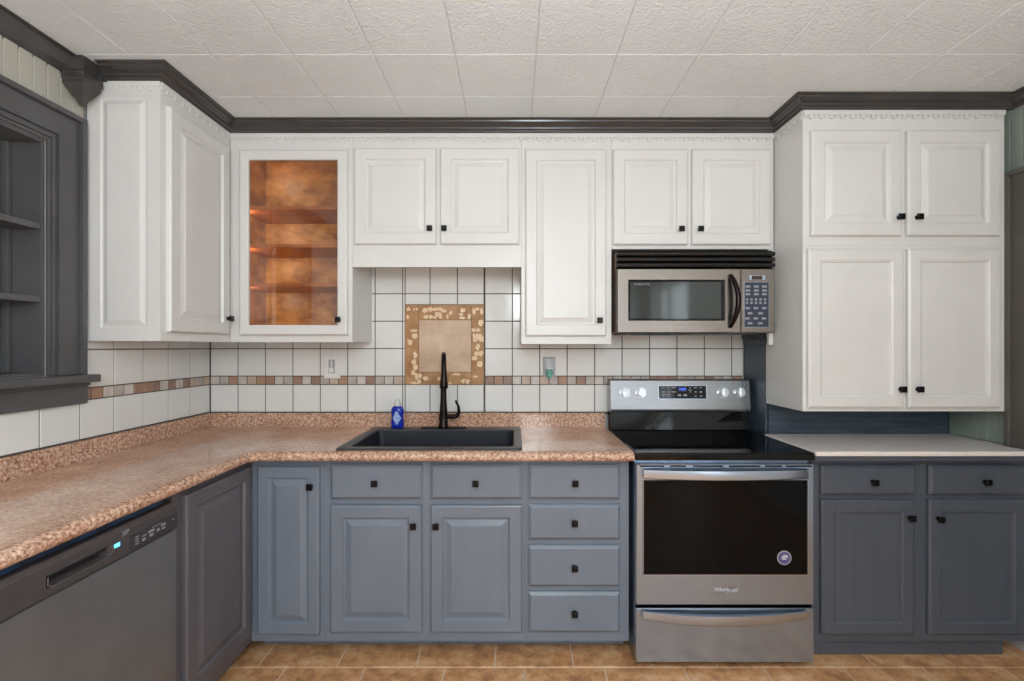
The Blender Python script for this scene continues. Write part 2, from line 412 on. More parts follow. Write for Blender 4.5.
# ------------------------------------------------------------------ tiled backsplash
T = .1527; gt = .0023
def tile_field(b, u0, u1, w0, w1, rows, cols, place, m=0):
    """tiles clipped to the rectangle u0..u1 x w0..w1"""
    for (r0, r1) in rows:
        for (c0, c1) in cols:
            a0, a1, d0, d1 = max(c0, u0) + gt, min(c1, u1) - gt, max(r0, w0) + gt, min(r1, w1) - gt
            if a1 - a0 < .004 or d1 - d0 < .004: continue
            b.mi = m if not callable(m) else m()
            e = .0018
            b.rings([[place(a0, .0035, d0), place(a1, .0035, d0), place(a1, .0035, d1), place(a0, .0035, d1)],
                     [place(a0, .0075, d0), place(a1, .0075, d0), place(a1, .0075, d1), place(a0, .0075, d1)],
                     [place(a0 + e, .009, d0 + e), place(a1 - e, .009, d0 + e), place(a1 - e, .009, d1 - e), place(a0 + e, .009, d1 - e)]], cap0=False)
zt = .993; zb0, zb1 = 1.146, 1.193
rows = [(zt, zb0)] + [(zb1 + k * T, zb1 + (k + 1) * T) for k in range(5)]
colsB = [(-1.689 + k * T, -1.689 + (k + 1) * T) for k in range(22)]
placeB = lambda u, o, w: (u, YB - .001 - o, w)
ts = thing('tile_backsplash', 'square white tile backsplash with brown mosaic strip on the back wall', 'backsplash', (0, YB - .002, zt))
AX0, AX1, AZ0, AZ1 = -.606, -.167, 1.146, 1.590
def loc_(o): o.location = (-ts.location[0], -ts.location[1], -ts.location[2]); return o
b = MB(); 
for x0, x1, z0, z1 in ((-1.698, AX0, .98, 1.86), (AX1, 1.276, .98, 1.86), (AX0, AX1, .98, AZ0), (AX0, AX1, AZ1, 1.86)):
    b.box(x0, x1, YB - .0065, YB - .001, z0, z1)
loc_(b.build('grout', grout, ts))
b = MB()
for x0, x1, z0, z1 in ((-1.689, AX0, zt, 1.86), (AX1, 1.276, zt, 1.86), (AX0, AX1, zt, AZ0), (AX0, AX1, AZ1, 1.86)):
    tile_field(b, x0, x1, z0, z1, rows, colsB, placeB)
loc_(b.build('white_tiles', tilew, ts))
b = MB(); last = [0]
def pick():
    c = random.choice([0, 1, 2, 3, 4, 5, 3, 2]);
    while c == last[0]: c = random.choice([0, 1, 2, 3, 4, 5, 3, 2])
    last[0] = c; return c
mc = [(-1.689 + k * T / 3, -1.689 + (k + 1) * T / 3) for k in range(60)]
for x0, x1 in ((-1.689, AX0), (AX1, 1.276)):
    b = MB(); tile_field(b, x0, x1, zb0, zb1, [(zb0, zb1)], mc, placeB, pick); loc_(b.build('mosaic_strip', mos, ts))
# left wall
XT = XL + .001
tl = thing('tile_backsplash', 'white tile backsplash under the dark shelf casing on the left wall', 'backsplash', (XT, 1.8, zt))
def locl(o): o.location = (-tl.location[0], -tl.location[1], -tl.location[2]); return o
placeL = lambda u, o, w: (XT + o, u, w)
TL = .1595
colsL = [(YB - .012 - (k + 1) * TL, YB - .012 - k * TL) for k in range(12)]
b = MB(); b.box(XT, XT + .0055, .75, YB - .011, .98, 1.148); b.box(XT, XT + .0055, 1.8865, YB - .011, 1.148, 1.385); locl(b.build('grout', grout, tl))
b = MB(); tile_field(b, .80, YB - .011, zt, zb0, rows[:1], colsL, placeL); tile_field(b, 1.8865, YB - .011, zb1, 1.385, rows[1:], colsL, placeL)
locl(b.build('white_tiles', tilew, tl))
b = MB(); mcl = [(YB - .012 - (k + 1) * TL / 3, YB - .012 - k * TL / 3) for k in range(20)]
tile_field(b, 1.8865, YB - .011, zb0, zb1, [(zb0, zb1)], mcl, placeL, pick); locl(b.build('mosaic_strip', mos, tl))

# decorative stone panel behind the tap
dp = thing('decorative_tile_panel', 'square ochre stone panel with cream chips around a peach tile behind the tap', 'wall panel', ((AX0 + AX1) / 2, YB - .001, AZ0))
def locd(o): o.location = (-dp.location[0], -dp.location[1], -dp.location[2]); return o
ix0, ix1, iz0, iz1 = X(418.8, 2.67), X(471.3, 2.67), Z(372.2, 2.67), Z(320, 2.67)
b = MB(); yf = YB - .012
for x0, x1, z0, z1 in ((AX0, ix0, AZ0, AZ1), (ix1, AX1, AZ0, AZ1), (ix0, ix1, AZ0, iz0), (ix0, ix1, iz1, AZ1)):
    b.box(x0 + .0008, x1 - .0008, yf, YB - .001, z0 + .0008, z1 - .0008)
locd(b.build('stone_border', accent_b, dp, bevel=.001))
b = MB(); b.box(ix0 + .001, ix1 - .001, yf - .001, YB - .001, iz0 + .001, iz1 - .001); locd(b.build('centre_tile', accent_c, dp, bevel=.0015))
b = MB()
chips = [(92, 98, 12, 14), (87, 150, 7, 16), (131, 97, 8, 8), (150, 97, 7, 8), (205, 105, 20, 16), (240, 98, 18, 14), (275, 98, 16, 14), (305, 95, 18, 10), (330, 108, 20, 10), (212, 148, 16, 14), (247, 150, 16, 14),
         (285, 130, 14, 16), (307, 140, 14, 20), (275, 152, 12, 10), (358, 148, 7, 16), (380, 122, 12, 12), (462, 104, 16, 16), (450, 132, 14, 8), (458, 155, 20, 10), (505, 146, 13, 18), (538, 110, 12, 22), (562, 95, 12, 10), (590, 110, 12, 20),
         (585, 190, 18, 22), (535, 238, 14, 12), (565, 238, 16, 12), (540, 285, 12, 22), (560, 285, 10, 24), (580, 290, 10, 28), (597, 300, 8, 22), (545, 310, 14, 8), (562, 355, 17, 22), (555, 400, 16, 14), (587, 398, 18, 18), (542, 430, 18, 14), (578, 470, 18, 20),
         (130, 243, 26, 7), (135, 278, 18, 20), (100, 320, 22, 18), (138, 408, 14, 20), (128, 455, 16, 18), (140, 492, 16, 18), (125, 530, 14, 16), (148, 555, 12, 20), (172, 552, 12, 20), (130, 600, 30, 9), (165, 590, 12, 14), (208, 568, 18, 14), (300, 570, 12, 14),
         (374, 600, 10, 8), (415, 540, 30, 10), (465, 585, 18, 14), (492, 590, 20, 18), (545, 555, 20, 8)]
for (u, v, w, h) in chips:
    cx_, cz_ = X(395 + u / 6.81, yf), Z(295 + v / 6.81, yf); w_, h_ = w * 1.2 / 6.81 * yf / F, h * 1.2 / 6.81 * yf / F
    n = random.choice([4, 5, 5, 6]); a0 = random.random() * 6; P = []
    for k in range(n):
        a = a0 + 2 * math.pi * (k + random.uniform(-.25, .25)) / n; P.append((max(AX0 + .002, min(AX1 - .002, cx_ + w_ * math.cos(a))), max(AZ0 + .002, min(AZ1 - .002, cz_ + h_ * math.sin(a)))))
    b = MB(); b.rings([[(p[0], yf, p[1]) for p in P], [(p[0], yf - .0015, p[1]) for p in P]], cap0=False); locd(b.build('stone_chip', chipm, dp))

# ------------------------------------------------------------------ cabinets
def knob(parent, x, z, y=0.0, s=.0132):
    b = MB(); b.cyl((x, y, z), .006, -.016, 'y', 12)
    b.cyl((x, y, z), .010, -.003, 'y', 12)
    b.panel(x - s, x + s, z - s, z + s, [(.002, y - .014), (0, y - .016), (0, y - .022), (.003, y - .0255)])
    return b.build('knob', black, parent, bevel=.0008, seg=1)

def raised(t, fw=.052):
    return [(0, 0), (0, -t + .006), (.003, -t + .002), (.007, -t), (fw, -t), (fw + .003, -t + .004), (fw + .006, -t + .009), (fw + .012, -t + .010), (fw + .034, -t + .003), (fw + .037, -t + .001)]
def flat(t, fw=.056):
    return [(0, 0), (0, -t + .006), (.008, -t), (fw, -t), (fw + .004, -t + .003), (fw + .008, -t + .004), (fw + .011, -t + .010)]
def slab(t):
    return [(0, 0), (0, -t + .009), (.009, -t + .002), (.012, -t)]
DT = .020
def door(parent, name, x0, x1, z0, z1, m, kn=None, prof=None, label=None):
    b = MB(); b.panel(x0, x1, z0, z1, prof or raised(DT, min(.052, (x1 - x0) * .17)))
    # origin of door at its own rear face
    o = b.build(name, m, parent); o.location = (0, -.0012, 0)
    if kn: knob(o, kn[0], kn[1], -DT)
    return o

def cabinet(name, label, x0, yface, z0, w, d, h, m, openings, rz=0, group=None, box_z0=0.0, box_y=.019, inner=None, shelves=(), toe=0.0, cat='cabinet', no_top=False, x_box=(0, 0)):
    """local frame: x across, -y toward the room, z up. Returns root."""
    r = thing(name, label, cat, (x0, yface, z0), rz, group)
    inner = inner or m
    b = MB(); t = .016
    xa, xb = x_box[0], w - x_box[1]
    b.box(xa, xa + t, box_y, d, box_z0, h); b.box(xb - t, xb, box_y, d, box_z0, h)
    b.box(xa + t, xb - t, box_y, d, box_z0, box_z0 + t); (None if no_top else b.box(xa + t, xb - t, box_y, d, h - t, h)); b.box(xa + t, xb - t, d - .008, d, box_z0 + t, h - t)
    b.build('carcass', inner if inner is m else m, r)
    if inner is not m:
        b = MB(); k = .0015
        b.box(xa + t, xa + t + k, box_y, d - .0095, box_z0 + t, h - t); b.box(xb - t - k, xb - t, box_y, d - .0095, box_z0 + t, h - t)
        b.box(xa + t + k, xb - t - k, box_y, d - .0095, box_z0 + t, box_z0 + t + k); b.box(xa + t + k, xb - t - k, box_y, d - .0095, h - t - k, h - t); b.box(xa + t + k, xb - t - k, d - .0095, d - .0082, box_z0 + t, h - t)
        b.build('interior_lining', inner, r)
    xs = sorted({0, w} | {o[0] for o in openings} | {o[1] for o in openings}); zs = sorted({0, h} | {o[2] for o in openings} | {o[3] for o in openings})
    b = MB()
    for i in range(len(xs) - 1):
        for j in range(len(zs) - 1):
            cx, cz = (xs[i] + xs[i + 1]) / 2, (zs[j] + zs[j + 1]) / 2
            if any(o[0] < cx < o[1] and o[2] < cz < o[3] for o in openings): continue
            if xs[i + 1] - xs[i] < 1e-5 or zs[j + 1] - zs[j] < 1e-5: continue
            b.box(xs[i], xs[i + 1], 0, .0185, zs[j], zs[j + 1])
    bmesh.ops.remove_doubles(b.bm, verts=b.bm.verts, dist=1e-5)
    b.build('face_frame', m, r)
    for (sz) in shelves:
        b = MB(); b.box(xa + t + .002, xb - t - .002, .03, d - .012, sz - .018, sz); b.build('shelf', woodedge, r, bevel=.002)
    return r

def op(x0, x1, z0, z1, o=.012): return (x0 + o, x1 - o, z0 + o, z1 - o)

# ---- uppers on the left wall (faces +X, returns a panelled end toward the camera)
zl = 1.379
c = cabinet('wall_cabinet', 'white wall cabinet on the left wall with its panelled end toward the room', -1.39, 1.892, zl, UP - 1.892 - .003, .288, UT - zl - .001, white, [op(.022, .425, .037, .94)], rz=math.pi / 2)
door(c, 'door', .022, .425, .037, .937, white, (.425 - .022, .112))
b = MB(); b.M = Matrix.Rotation(-math.pi / 2, 4, 'Z')     # end panel faces the camera
b.panel(.012, .300, 0, 0, []) if False else None
b.M = Matrix.Identity(4)
# end panel in the cabinet's own frame: lies on the plane x = 0, spanning y 0..0.30
L = []
for ins, yy in [(0, 0), (0, -.004), (.052, -.004), (.056, -.001), (.062, -.0005), (.078, -.006), (.082, -.007)]:
    L.append([(yy - .0005, 0.0 + ins, ins), (yy - .0005, .288 - ins, ins), (yy - .0005, .288 - ins, UT - zl - .012 - ins), (yy - .0005, ins, UT - zl - .012 - ins)])
b.rings(L); b.build('end_panel', white, c)

# ---- glass fronted cabinet
def U(u, y=UP): return X(u, y)
gx0, gx1 = -1.3895, U(352.6)
dfx0, dfx1 = U(239, UP - .02), U(347, UP - .02); gz0, gz1 = Z(335, UP - .02), Z(149.5, UP - .02)
c = cabinet('wall_cabinet', 'white wall cabinet with a glass door and orange wooden shelves', gx0, UP, zl, gx1 - gx0 - .001, YB - UP - .012, UT - zl - .001, white,
            [(dfx0 - gx0 + .02, dfx1 - gx0 - .02, gz0 - zl + .02, gz1 - zl - .02)], inner=woodm, shelves=(Z(283, 2.38) - zl, Z(244, 2.38) - zl, Z(206, 2.38) - zl))
px0, px1, pz0, pz1 = U(248, UP - .02) - gx0, U(337, UP - .02) - gx0, Z(325, UP - .02) - zl, Z(159.5, UP - .02) - zl
b = MB(); A0, A1, B0, B1 = dfx0 - gx0, dfx1 - gx0, gz0 - zl, gz1 - zl
def R4(x0, x1, z0, z1, y): return [(x0, y, z0), (x1, y, z0), (x1, y, z1), (x0, y, z1)]
b.rings([R4(A0, A1, B0, B1, 0), R4(A0, A1, B0, B1, -.014), R4(A0 + .003, A1 - .003, B0 + .003, B1 - .003, -.018), R4(A0 + .007, A1 - .007, B0 + .007, B1 - .007, -.02),
         R4(px0 - .006, px1 + .006, pz0 - .006, pz1 + .006, -.02), R4(px0, px1, pz0, pz1, -.014), R4(px0, px1, pz0, pz1, 0), R4(A0, A1, B0, B1, 0)], cap0=False, cap1=False)
d = b.build('door', white, c); d.location = (0, -.0012, 0)
b = MB(); b.box(px0, px1, -.010, -.007, pz0, pz1); g_ = b.build('glass_pane', glassm, d); g_['label'] = 'clear glass pane'
knob(d, U(340.5) - gx0, Z(320, UP) - zl, -.02)

# ---- cabinet over the sink with valance
ox0, ox1 = gx1, U(521.5)
zv = Z(267, UP)
c = cabinet('wall_cabinet', 'white two-door wall cabinet with a valance above the sink', ox0, UP, zv, ox1 - ox0 - .001, YB - UP - .012, UT - zv - .001, white,
            [op(U(354, 2.33) - ox0, U(436, 2.33) - ox0, Z(244, 2.33) - zv, Z(148, 2.33) - zv), op(U(440, 2.33) - ox0, U(519.3, 2.33) - ox0, Z(244, 2.33) - zv, Z(148, 2.33) - zv)], box_z0=.075)
for x0, x1, k in ((354, 436, 429), (440, 519.3, 443.5)):
    door(c, 'door', U(x0, 2.33) - ox0, U(x1, 2.33) - ox0, Z(244, 2.33) - zv, Z(148, 2.33) - zv, white, (U(k, 2.30) - ox0, Z(227.5, 2.30) - zv))

# ---- tall single door cabinet
tx0, tx1 = ox1, U(611.5); ztl = Z(344, UP)
c = cabinet('wall_cabinet', 'tall white single-door wall cabinet beside the microwave', tx0, UP, ztl, tx1 - tx0 - .001, YB - UP - .012, UT - ztl - .001, white,
            [op(U(525.5, 2.33) - tx0, U(606.5, 2.33) - tx0, Z(336, 2.33) - ztl, Z(149, 2.33) - ztl)])
door(c, 'door', U(525.5, 2.33) - tx0, U(606.5, 2.33) - tx0, Z(336, 2.33) - ztl, Z(149, 2.33) - ztl, white, (U(600.5, 2.30) - tx0, Z(320, 2.30) - ztl))

# ---- cabinet above the microwave
mx0, mx1 = tx1, 1.270; zm = Z(249, UP)
c = cabinet('wall_cabinet', 'white two-door wall cabinet directly above the microwave', mx0, UP, zm, mx1 - mx0 - .001, YB - UP - .012, UT - zm - .001, white,
            [op(U(612.8, 2.33) - mx0, U(688, 2.33) - mx0, Z(244.5, 2.33) - zm, Z(149, 2.33) - zm), op(U(692.5, 2.33) - mx0, U(771, 2.33) - mx0, Z(244.5, 2.33) - zm, Z(149, 2.33) - zm)])
for x0, x1, k in ((613.3, 688, 685), (692.5, 771, 702)):
    door(c, 'door', U(x0, 2.33) - mx0, U(x1, 2.33) - mx0, Z(244.5, 2.33) - zm, Z(149, 2.33) - zm, white, (U(k, 2.30) - mx0 - (0 if k > 690 else .01), Z(228, 2.30) - zm))
b = MB(); b.box(1.248 - mx0, 1.2695 - mx0, 0, .020, Z(345, UP) - zm, -.0005); b.build('filler_strip', white, c, bevel=.002)

# ---- right hand cabinets, stacked on one another
RF = 2.12; rx0, rx1 = 1.275, 2.165
RD = RF - .02
zsp = Z(245.3, RF); zrb = Z(411.3, RF)
c = cabinet('wall_cabinet', 'white two-door wall cabinet at upper right, under the crown', rx0, RF, zsp + .0004, rx1 - rx0, 2.428 - RF, UT - zsp - .003, white,
            [op(X(812, RD) - rx0, X(902.5, RD) - rx0, Z(235.5, RD) - zsp, Z(130, RD) - zsp), op(X(908, RD) - rx0, X(1001.3, RD) - rx0, Z(235.5, RD) - zsp, Z(130, RD) - zsp)])
for x0, x1, k in ((812, 902.5, 902.5), (908, 1001.3, 922)):
    kx = (X(902.5, RD) - .018 if k == 902.5 else X(908, RD) + .038) - rx0
    door(c, 'door', X(x0, RD) - rx0, X(x1, RD) - rx0, Z(235.5, RD) - zsp, Z(130, RD) - zsp, white, (kx, Z(216.5, 2.08) - zsp))
c = cabinet('wall_cabinet', 'white two-door cabinet hanging low over the white counter', rx0, RF, zrb, rx1 - rx0, 2.428 - RF, zsp - zrb - .0002, white,
            [op(X(809, RD) - rx0, X(904.5, RD) - rx0, Z(408, RD) - zrb, Z(248.5, RD) - zrb), op(X(909, RD) - rx0, X(1001.5, RD) - rx0, Z(408, RD) - zrb, Z(248.5, RD) - zrb)])
for x0, x1 in ((809, 904.5), (909, 1001.5)):
    kx = (X(904.5, RD) - .019 if x0 < 850 else X(909, RD) + .036) - rx0
    door(c, 'door', X(x0, RD) - rx0, X(x1, RD) - rx0, Z(408, RD) - zrb, Z(248.5, RD) - zrb, white, (kx, Z(389.5, 2.08) - zrb), prof=flat(DT, .05))

# ------------------------------------------------------------------ base cabinets
BD = BF - .02
fz0 = .078; ctb = .872
def Bx(u): return X(u, BD)
def Bz(v): return Z(v, BD)
def base(name, label, x0, x1, fronts, m, prof_d=None, toe_full=False, toe_end=None):
    H = ctb - .001
    ops = [op(Bx(f[1]) - x0, min(Bx(f[2]), x1 - .012) - x0, Bz(f[4]) - fz0, Bz(f[3]) - fz0) for f in fronts]
    c = cabinet(name, label, x0, BF, fz0, x1 - x0 - .001, (YB if x0 < 1 else 2.43) - BF - .013, H - fz0, m, ops, no_top=True)
    for f in fronts:
        kind, u0, u1, v0, v1, k = f
        kk = (X(k[0], BD - .02) - x0, Z(k[1], BD - .02) - fz0) if k else None
        if kind == 'door': door(c, 'door', Bx(u0) - x0, Bx(u1) - x0, Bz(v1) - fz0, Bz(v0) - fz0, m, kk, prof=prof_d)
        else: door(c, 'drawer', Bx(u0) - x0, Bx(u1) - x0, Bz(v1) - fz0, Bz(v0) - fz0, m, kk, prof=slab(DT))
    ty = .105 if not toe_full else .030
    b = MB(); b.box(0.0, (toe_end or x1) - x0 - .001, ty, ty + .018, -fz0 + .001, -.0005); b.build('toe_kick', m, c)
    return c
xA0, xAB, xBC, xC1 = -1.139, Bx(323), Bx(525), X(629, BF)
base('base_cabinet', 'narrow blue-grey base cabinet with one door in the counter corner', xA0, xAB, [('door', 257, 319, 467, 635, (309, 487.5))], bluegrey)
base('base_cabinet', 'blue-grey base cabinet below the sink with two drawer fronts over two doors', xAB, xBC,
     [('drawer', 330, 421.5, 465, 499.5, (374, 484)), ('drawer', 430.5, 522, 465, 499.5, (475.5, 484)), ('door', 330, 421.5, 505.5, 633, (413, 527)), ('door', 430.5, 522, 505.5, 633, (435.5, 527))], bluegrey)
base('base_cabinet', 'blue-grey base cabinet with a stack of four drawers beside the stove', xBC, xC1,
     [('drawer', 528.5, 620.5, 465, 499.5, (575.5, 484)), ('drawer', 528.5, 620.5, 505, 540, (575, 524)), ('drawer', 528.5, 620.5, 546, 587, (575, 569)), ('drawer', 528.5, 620.5, 592.5, 633, (575, 615))], bluegrey)
rb0 = 1.266; rb1 = 2.262
base('base_cabinet', 'slate blue base cabinet under the white counter right of the stove', rb0, rb1,
     [('drawer', 822, 917, 465.5, 495.5, (876, 483)), ('drawer', 930, 1027, 465.5, 495.5, (989, 483)), ('door', 822, 915, 500, 635, (915 - 2, 519)), ('door', 929.5, 1027, 500, 635, (942, 520))], slate, prof_d=flat(DT, .05), toe_full=True, toe_end=2.155)
# left run (faces +X)
lf = -1.14; ly0, ly1 = 1.598, BF - .002
H = ctb - .001
c = thing('base_cabinet', 'base cabinet between dishwasher and corner, shade painted in as mauve-grey', 'cabinet', (lf, ly0, fz0), math.pi / 2)
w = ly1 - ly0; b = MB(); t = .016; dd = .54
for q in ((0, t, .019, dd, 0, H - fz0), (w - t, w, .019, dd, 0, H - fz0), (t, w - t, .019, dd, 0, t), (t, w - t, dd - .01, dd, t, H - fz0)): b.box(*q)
b.build('carcass', shadedgrey, c)
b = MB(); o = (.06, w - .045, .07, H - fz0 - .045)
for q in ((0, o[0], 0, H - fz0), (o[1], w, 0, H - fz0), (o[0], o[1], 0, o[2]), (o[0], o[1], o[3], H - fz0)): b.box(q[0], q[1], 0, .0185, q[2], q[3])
b.build('face_frame', shadedgrey, c)
door(c, 'door', .045, w - .030, .055, H - fz0 - .025, shadedgrey)
b = MB(); b.box(0, w - .005, .065, .083, -fz0 + .001, -.0005); b.build('toe_kick', shadedgrey, c)

# ------------------------------------------------------------------ counters
CFX, CFY = -1.118, 2.032        # where the rounded nose starts
SX0, SX1, SY0, SY1 = -.755, .026, 2.056, 2.592   # sink cut-out
ct = thing('countertop', 'L-shaped speckled pink-brown laminate countertop around the sink', 'countertop', (-1.2, 2.3, ctb))
def loc0(o, r): o.location = (-r.location[0], -r.location[1], -r.location[2]); return o
b = MB()
xs = [XL + .012, CFX, SX0, SX1, .503]; ys = [.97, CFY, SY0, SY1, YB - .012]
for i in range(4):
    for j in range(4):
        if j == 0 and i > 0: continue
        if i == 2 and j == 2: continue
        b.box(xs[i], xs[i + 1], ys[j], ys[j + 1], ctb, CT)
bmesh.ops.remove_doubles(b.bm, verts=b.bm.verts, dist=1e-5)
hh = (CT - ctb) / 2; zc = (CT + ctb) / 2
nose = [(-.0005, CT)] + [(.012 + hh * .75 * math.sin(a) - .012 * (1 - math.sin(a)), zc + hh * math.cos(a)) for a in [math.pi * k / 12 for k in range(13)]] + [(-.0005, ctb)]
b.mi = 1; b.sweep([(CFX, .97), (CFX, CFY - .035), (CFX + .035, CFY), (.503, CFY)], nose)
b.mi = 0; b.rings([[(CFX, CFY - .036, ctb + .001), (CFX + .036, CFY, ctb + .001), (CFX, CFY, ctb + .001)], [(CFX, CFY - .036, CT), (CFX + .036, CFY, CT), (CFX, CFY, CT)]])
loc0(b.build('worktop', [granitet, granitem], ct), ct)
b = MB()
SF = YB - .030
lip = [(0, CT + .0005), (.018, CT + .0005), (.018, zt - .008), (.013, zt - .003), (0, zt - .003)]
b.sweep([(XL + .0125, .97), (XL + .0125, YB - .0125), (.503, YB - .0125)], lip)
loc0(b.build('splash_lip', granitem, ct), ct)
b = MB(); b.box(XL + .02, XL + .04, 0, 0, 0, 0) if False else None
p0, p1 = Vector((-1.66, 2.63, 0)), Vector((CFX + .02, CFY - .012, 0)); dv = (p1 - p0).normalized(); nv = Vector((-dv.y, dv.x, 0)) * .0009
b.rings([[(v.x, v.y, CT + .0001) for v in (p0 - nv, p1 - nv, p1 + nv, p0 + nv)], [(v.x, v.y, CT + .0004) for v in (p0 - nv, p1 - nv, p1 + nv, p0 + nv)]])
loc0(b.build('mitre_seam', mos[5], ct), ct)

rc = thing('countertop', 'plain white countertop to the right of the stove', 'countertop', (1.7, 2.2, CT - .018))
b = MB(); b.box(1.2655, 2.262, 2.012, 2.125, CT - .018, CT + .002); b.box(1.2655, 2.262, 2.125, 2.4285, CT - .018, CT + .002)
bmesh.ops.remove_doubles(b.bm, verts=b.bm.verts, dist=1e-5)
loc0(b.build('worktop', quartz, rc, bevel=.004), rc)
b = MB(); b.box(1.2655, 2.262, 2.03, 2.42, ctb, CT - .0185); loc0(b.build('support_rail', slate, rc), rc)

# ------------------------------------------------------------------ sink, tap, bottle
zr = CT + .009
sk = thing('kitchen_sink', 'charcoal composite drop-in sink with a single wide basin', 'sink', ((SX0 + SX1) / 2, 2.3, CT))
x0, x1, y0, y1 = X(335, 2.043), X(522.3, 2.043), 2.043, 2.604
bx0, bx1, by0, by1 = x0 + .045, x1 - .035, y0 + .040, 2.515
def rr(x0, x1, y0, y1, z, r, n=5):
    P = []
    for cx, cy, a0 in ((x1 - r, y0 + r, -90), (x1 - r, y1 - r, 0), (x0 + r, y1 - r, 90), (x0 + r, y0 + r, 180)):
        for k in range(n + 1):
            a = math.radians(a0 + 90 * k / n); P.append((cx + r * math.cos(a), cy + r * math.sin(a), z))
    return P
b = MB()
b.rings([rr(x0, x1, y0, y1, CT + .0005, .015), rr(x0, x1, y0, y1, zr - .003, .015), rr(x0 + .003, x1 - .003, y0 + .003, y1 - .003, zr, .014),
         rr(bx0, bx1, by0, by1, zr, .03), rr(bx0 + .004, bx1 - .004, by0 + .004, by1 - .004, zr - .006, .03)], cap0=False, cap1=False)
loc0(b.build('rim', rimm, sk, smooth=True), sk)
b = MB(); b.rings([rr(bx0 + .004, bx1 - .004, by0 + .004, by1 - .004, zr - .006, .03), rr(bx0 + .014, bx1 - .014, by0 + .012, by1 - .012, zr - .20, .04), rr(bx0 + .05, bx1 - .05, by0 + .04, by1 - .04, zr - .215, .05)], cap0=False)
loc0(b.build('basin', sinkm, sk, smooth=True), sk)
b = MB(); b.lathe(((bx0 + bx1) / 2, 2.28, zr - .2148), [(.045, 0), (.045, .003), (.035, .003), (.030, .001), (.004, .001), (.004, .006), (0.001, .006)]); loc0(b.build('drain', chrome, sk, smooth=True), sk)

fx, fy = X(443.5, 2.56), 2.56
fc = thing('kitchen_tap', 'tall dark bronze pull-down tap with a side lever behind the sink', 'tap', (fx, fy, zr))
b = MB(); b.rings([rr(-.125, .125, -.028, .028, 0.0003, .027, 8), rr(-.125, .125, -.028, .028, .004, .027, 8), rr(-.120, .120, -.023, .023, .007, .022, 8)]); b.build('deck_plate', bronze, fc, smooth=True)
b = MB(); b.lathe((0, 0, 0.007), [(.028, 0), (.028, .005), (.024, .012), (.022, .06), (.020, .10), (.0165, .15), (.0155, .24)]); 
arc = [(0, 0, .245)] + [(0, -.085 + .085 * math.cos(a), .31 + .085 * math.sin(a)) for a in [math.pi * k / 16 for k in range(0, 17)]]
b.tube(arc, .0125, 16); b.build('body', bronze, fc, smooth=True).rotation_euler = (0, 0, .157)
b = MB(); b.lathe((0, -.17, .226), [(.006, 0), (.020, .0), (.0215, .004), (.0205, .016), (.016, .055), (.0138, .085), (.0132, .100)]); b.build('spray_head', bronze, fc, smooth=True).rotation_euler = (0, 0, .157)
b = MB(); b.tube([(.015, 0, .062), (.060, 0, .062), (.072, 0, .065), (.084, -.004, .085), (.082, -.010, .115), (.070, -.014, .140), (.066, -.015, .150)], [.013, .013, .012, .0085, .0065, .0065, .005], 14); b.build('lever', bronze, fc, smooth=True)

sx, sy = X(397.5, 2.56), 2.56
sp = thing('soap_bottle', 'small blue dish soap bottle with clear cap on the sink ledge', 'bottle', (sx, sy, zr))
b = MB(); b.lathe((0, 0, .0004), [(.028, 0), (.033, .004), (.034, .03), (.030, .055), (.033, .08), (.034, .098), (.026, .112), (.014, .118)], 28, 1, .6); b.build('body', soapb, sp, smooth=True)
b = MB(); b.lathe((0, 0, .118), [(.0175, 0), (.0175, .006), (.015, .020), (.010, .030), (.006, .038)], 20); b.build('cap', capm, sp, smooth=True)
b = MB(); L = []
for z, hw in ((.022, .016), (.035, .024), (.055, .025), (.075, .022), (.09, .013)):
    L.append([(hw * s_, -.0215 + abs(s_) ** 2 * (.009 + hw * .1), z) for s_ in [k / 5 - 1 for k in range(11)]])
b.rings(L, closed_ring=False, cap0=False, cap1=False); b.build('paper_label', labelm, sp, smooth=True)

# ------------------------------------------------------------------ switch, outlet
ws, yw = 2.67, YB - .0112
sw = thing('light_switch', 'white switch plate on the tiles left of the stone panel', 'switch', (X(332.3, ws), yw, Z(378.5, ws)))
b = MB(); b.panel(-.045, .045, 0, .130, [(0, 0), (0, -.004), (.004, -.007)]); b.build('wall_plate', whitepl, sw)
b = MB(); b.panel(-.017, .017, .030, .105, [(0, -.0073), (0, -.009), (.002, -.010)]); b.build('rocker_frame', greypl, sw)
b = MB(); b.panel(-.012, .012, .033, .062, [(0, -.0102), (.001, -.020), (.002, -.022)]); b.panel(-.004, .004, .065, .100, [(0, -.0102), (0, -.012)]); b.build('toggle', whitepl, sw)
ol = thing('wall_outlet', 'grey outlet plate on the tiles between sink and microwave', 'outlet', (X(549, ws), yw, Z(376.5, ws)))
b = MB(); b.panel(-.034, .034, 0, .108, [(0, 0), (0, -.004), (.003, -.006)]); b.build('wall_plate', greypl, ol)
b = MB(); b.panel(-.017, .017, .040, .100, [(0, -.0062), (0, -.009), (.003, -.010)]); b.build('socket_insert', mat('pale_grey', srgb(188, 188, 190), .3, noise=(20, srgb(180, 180, 184), 1, one)), ol)
nl = thing('air_freshener', 'small teal and white plug-in in the grey outlet plate', 'air freshener', (X(549, ws), yw - .0105, Z(379, ws)))
b = MB(); b.lathe((0, -.017, .006), [(.004, 0), (.011, .004), (.016, .018), (.020, .032), (.020, .040), (.012, .050)], 16, 1, .8); b.build('oil_bottle', teal, nl, smooth=True)
b = MB(); b.panel(-.019, .019, .0565, .066, [(0, 0), (0, -.028), (.003, -.032)]); b.build('holder', whitepl, nl)

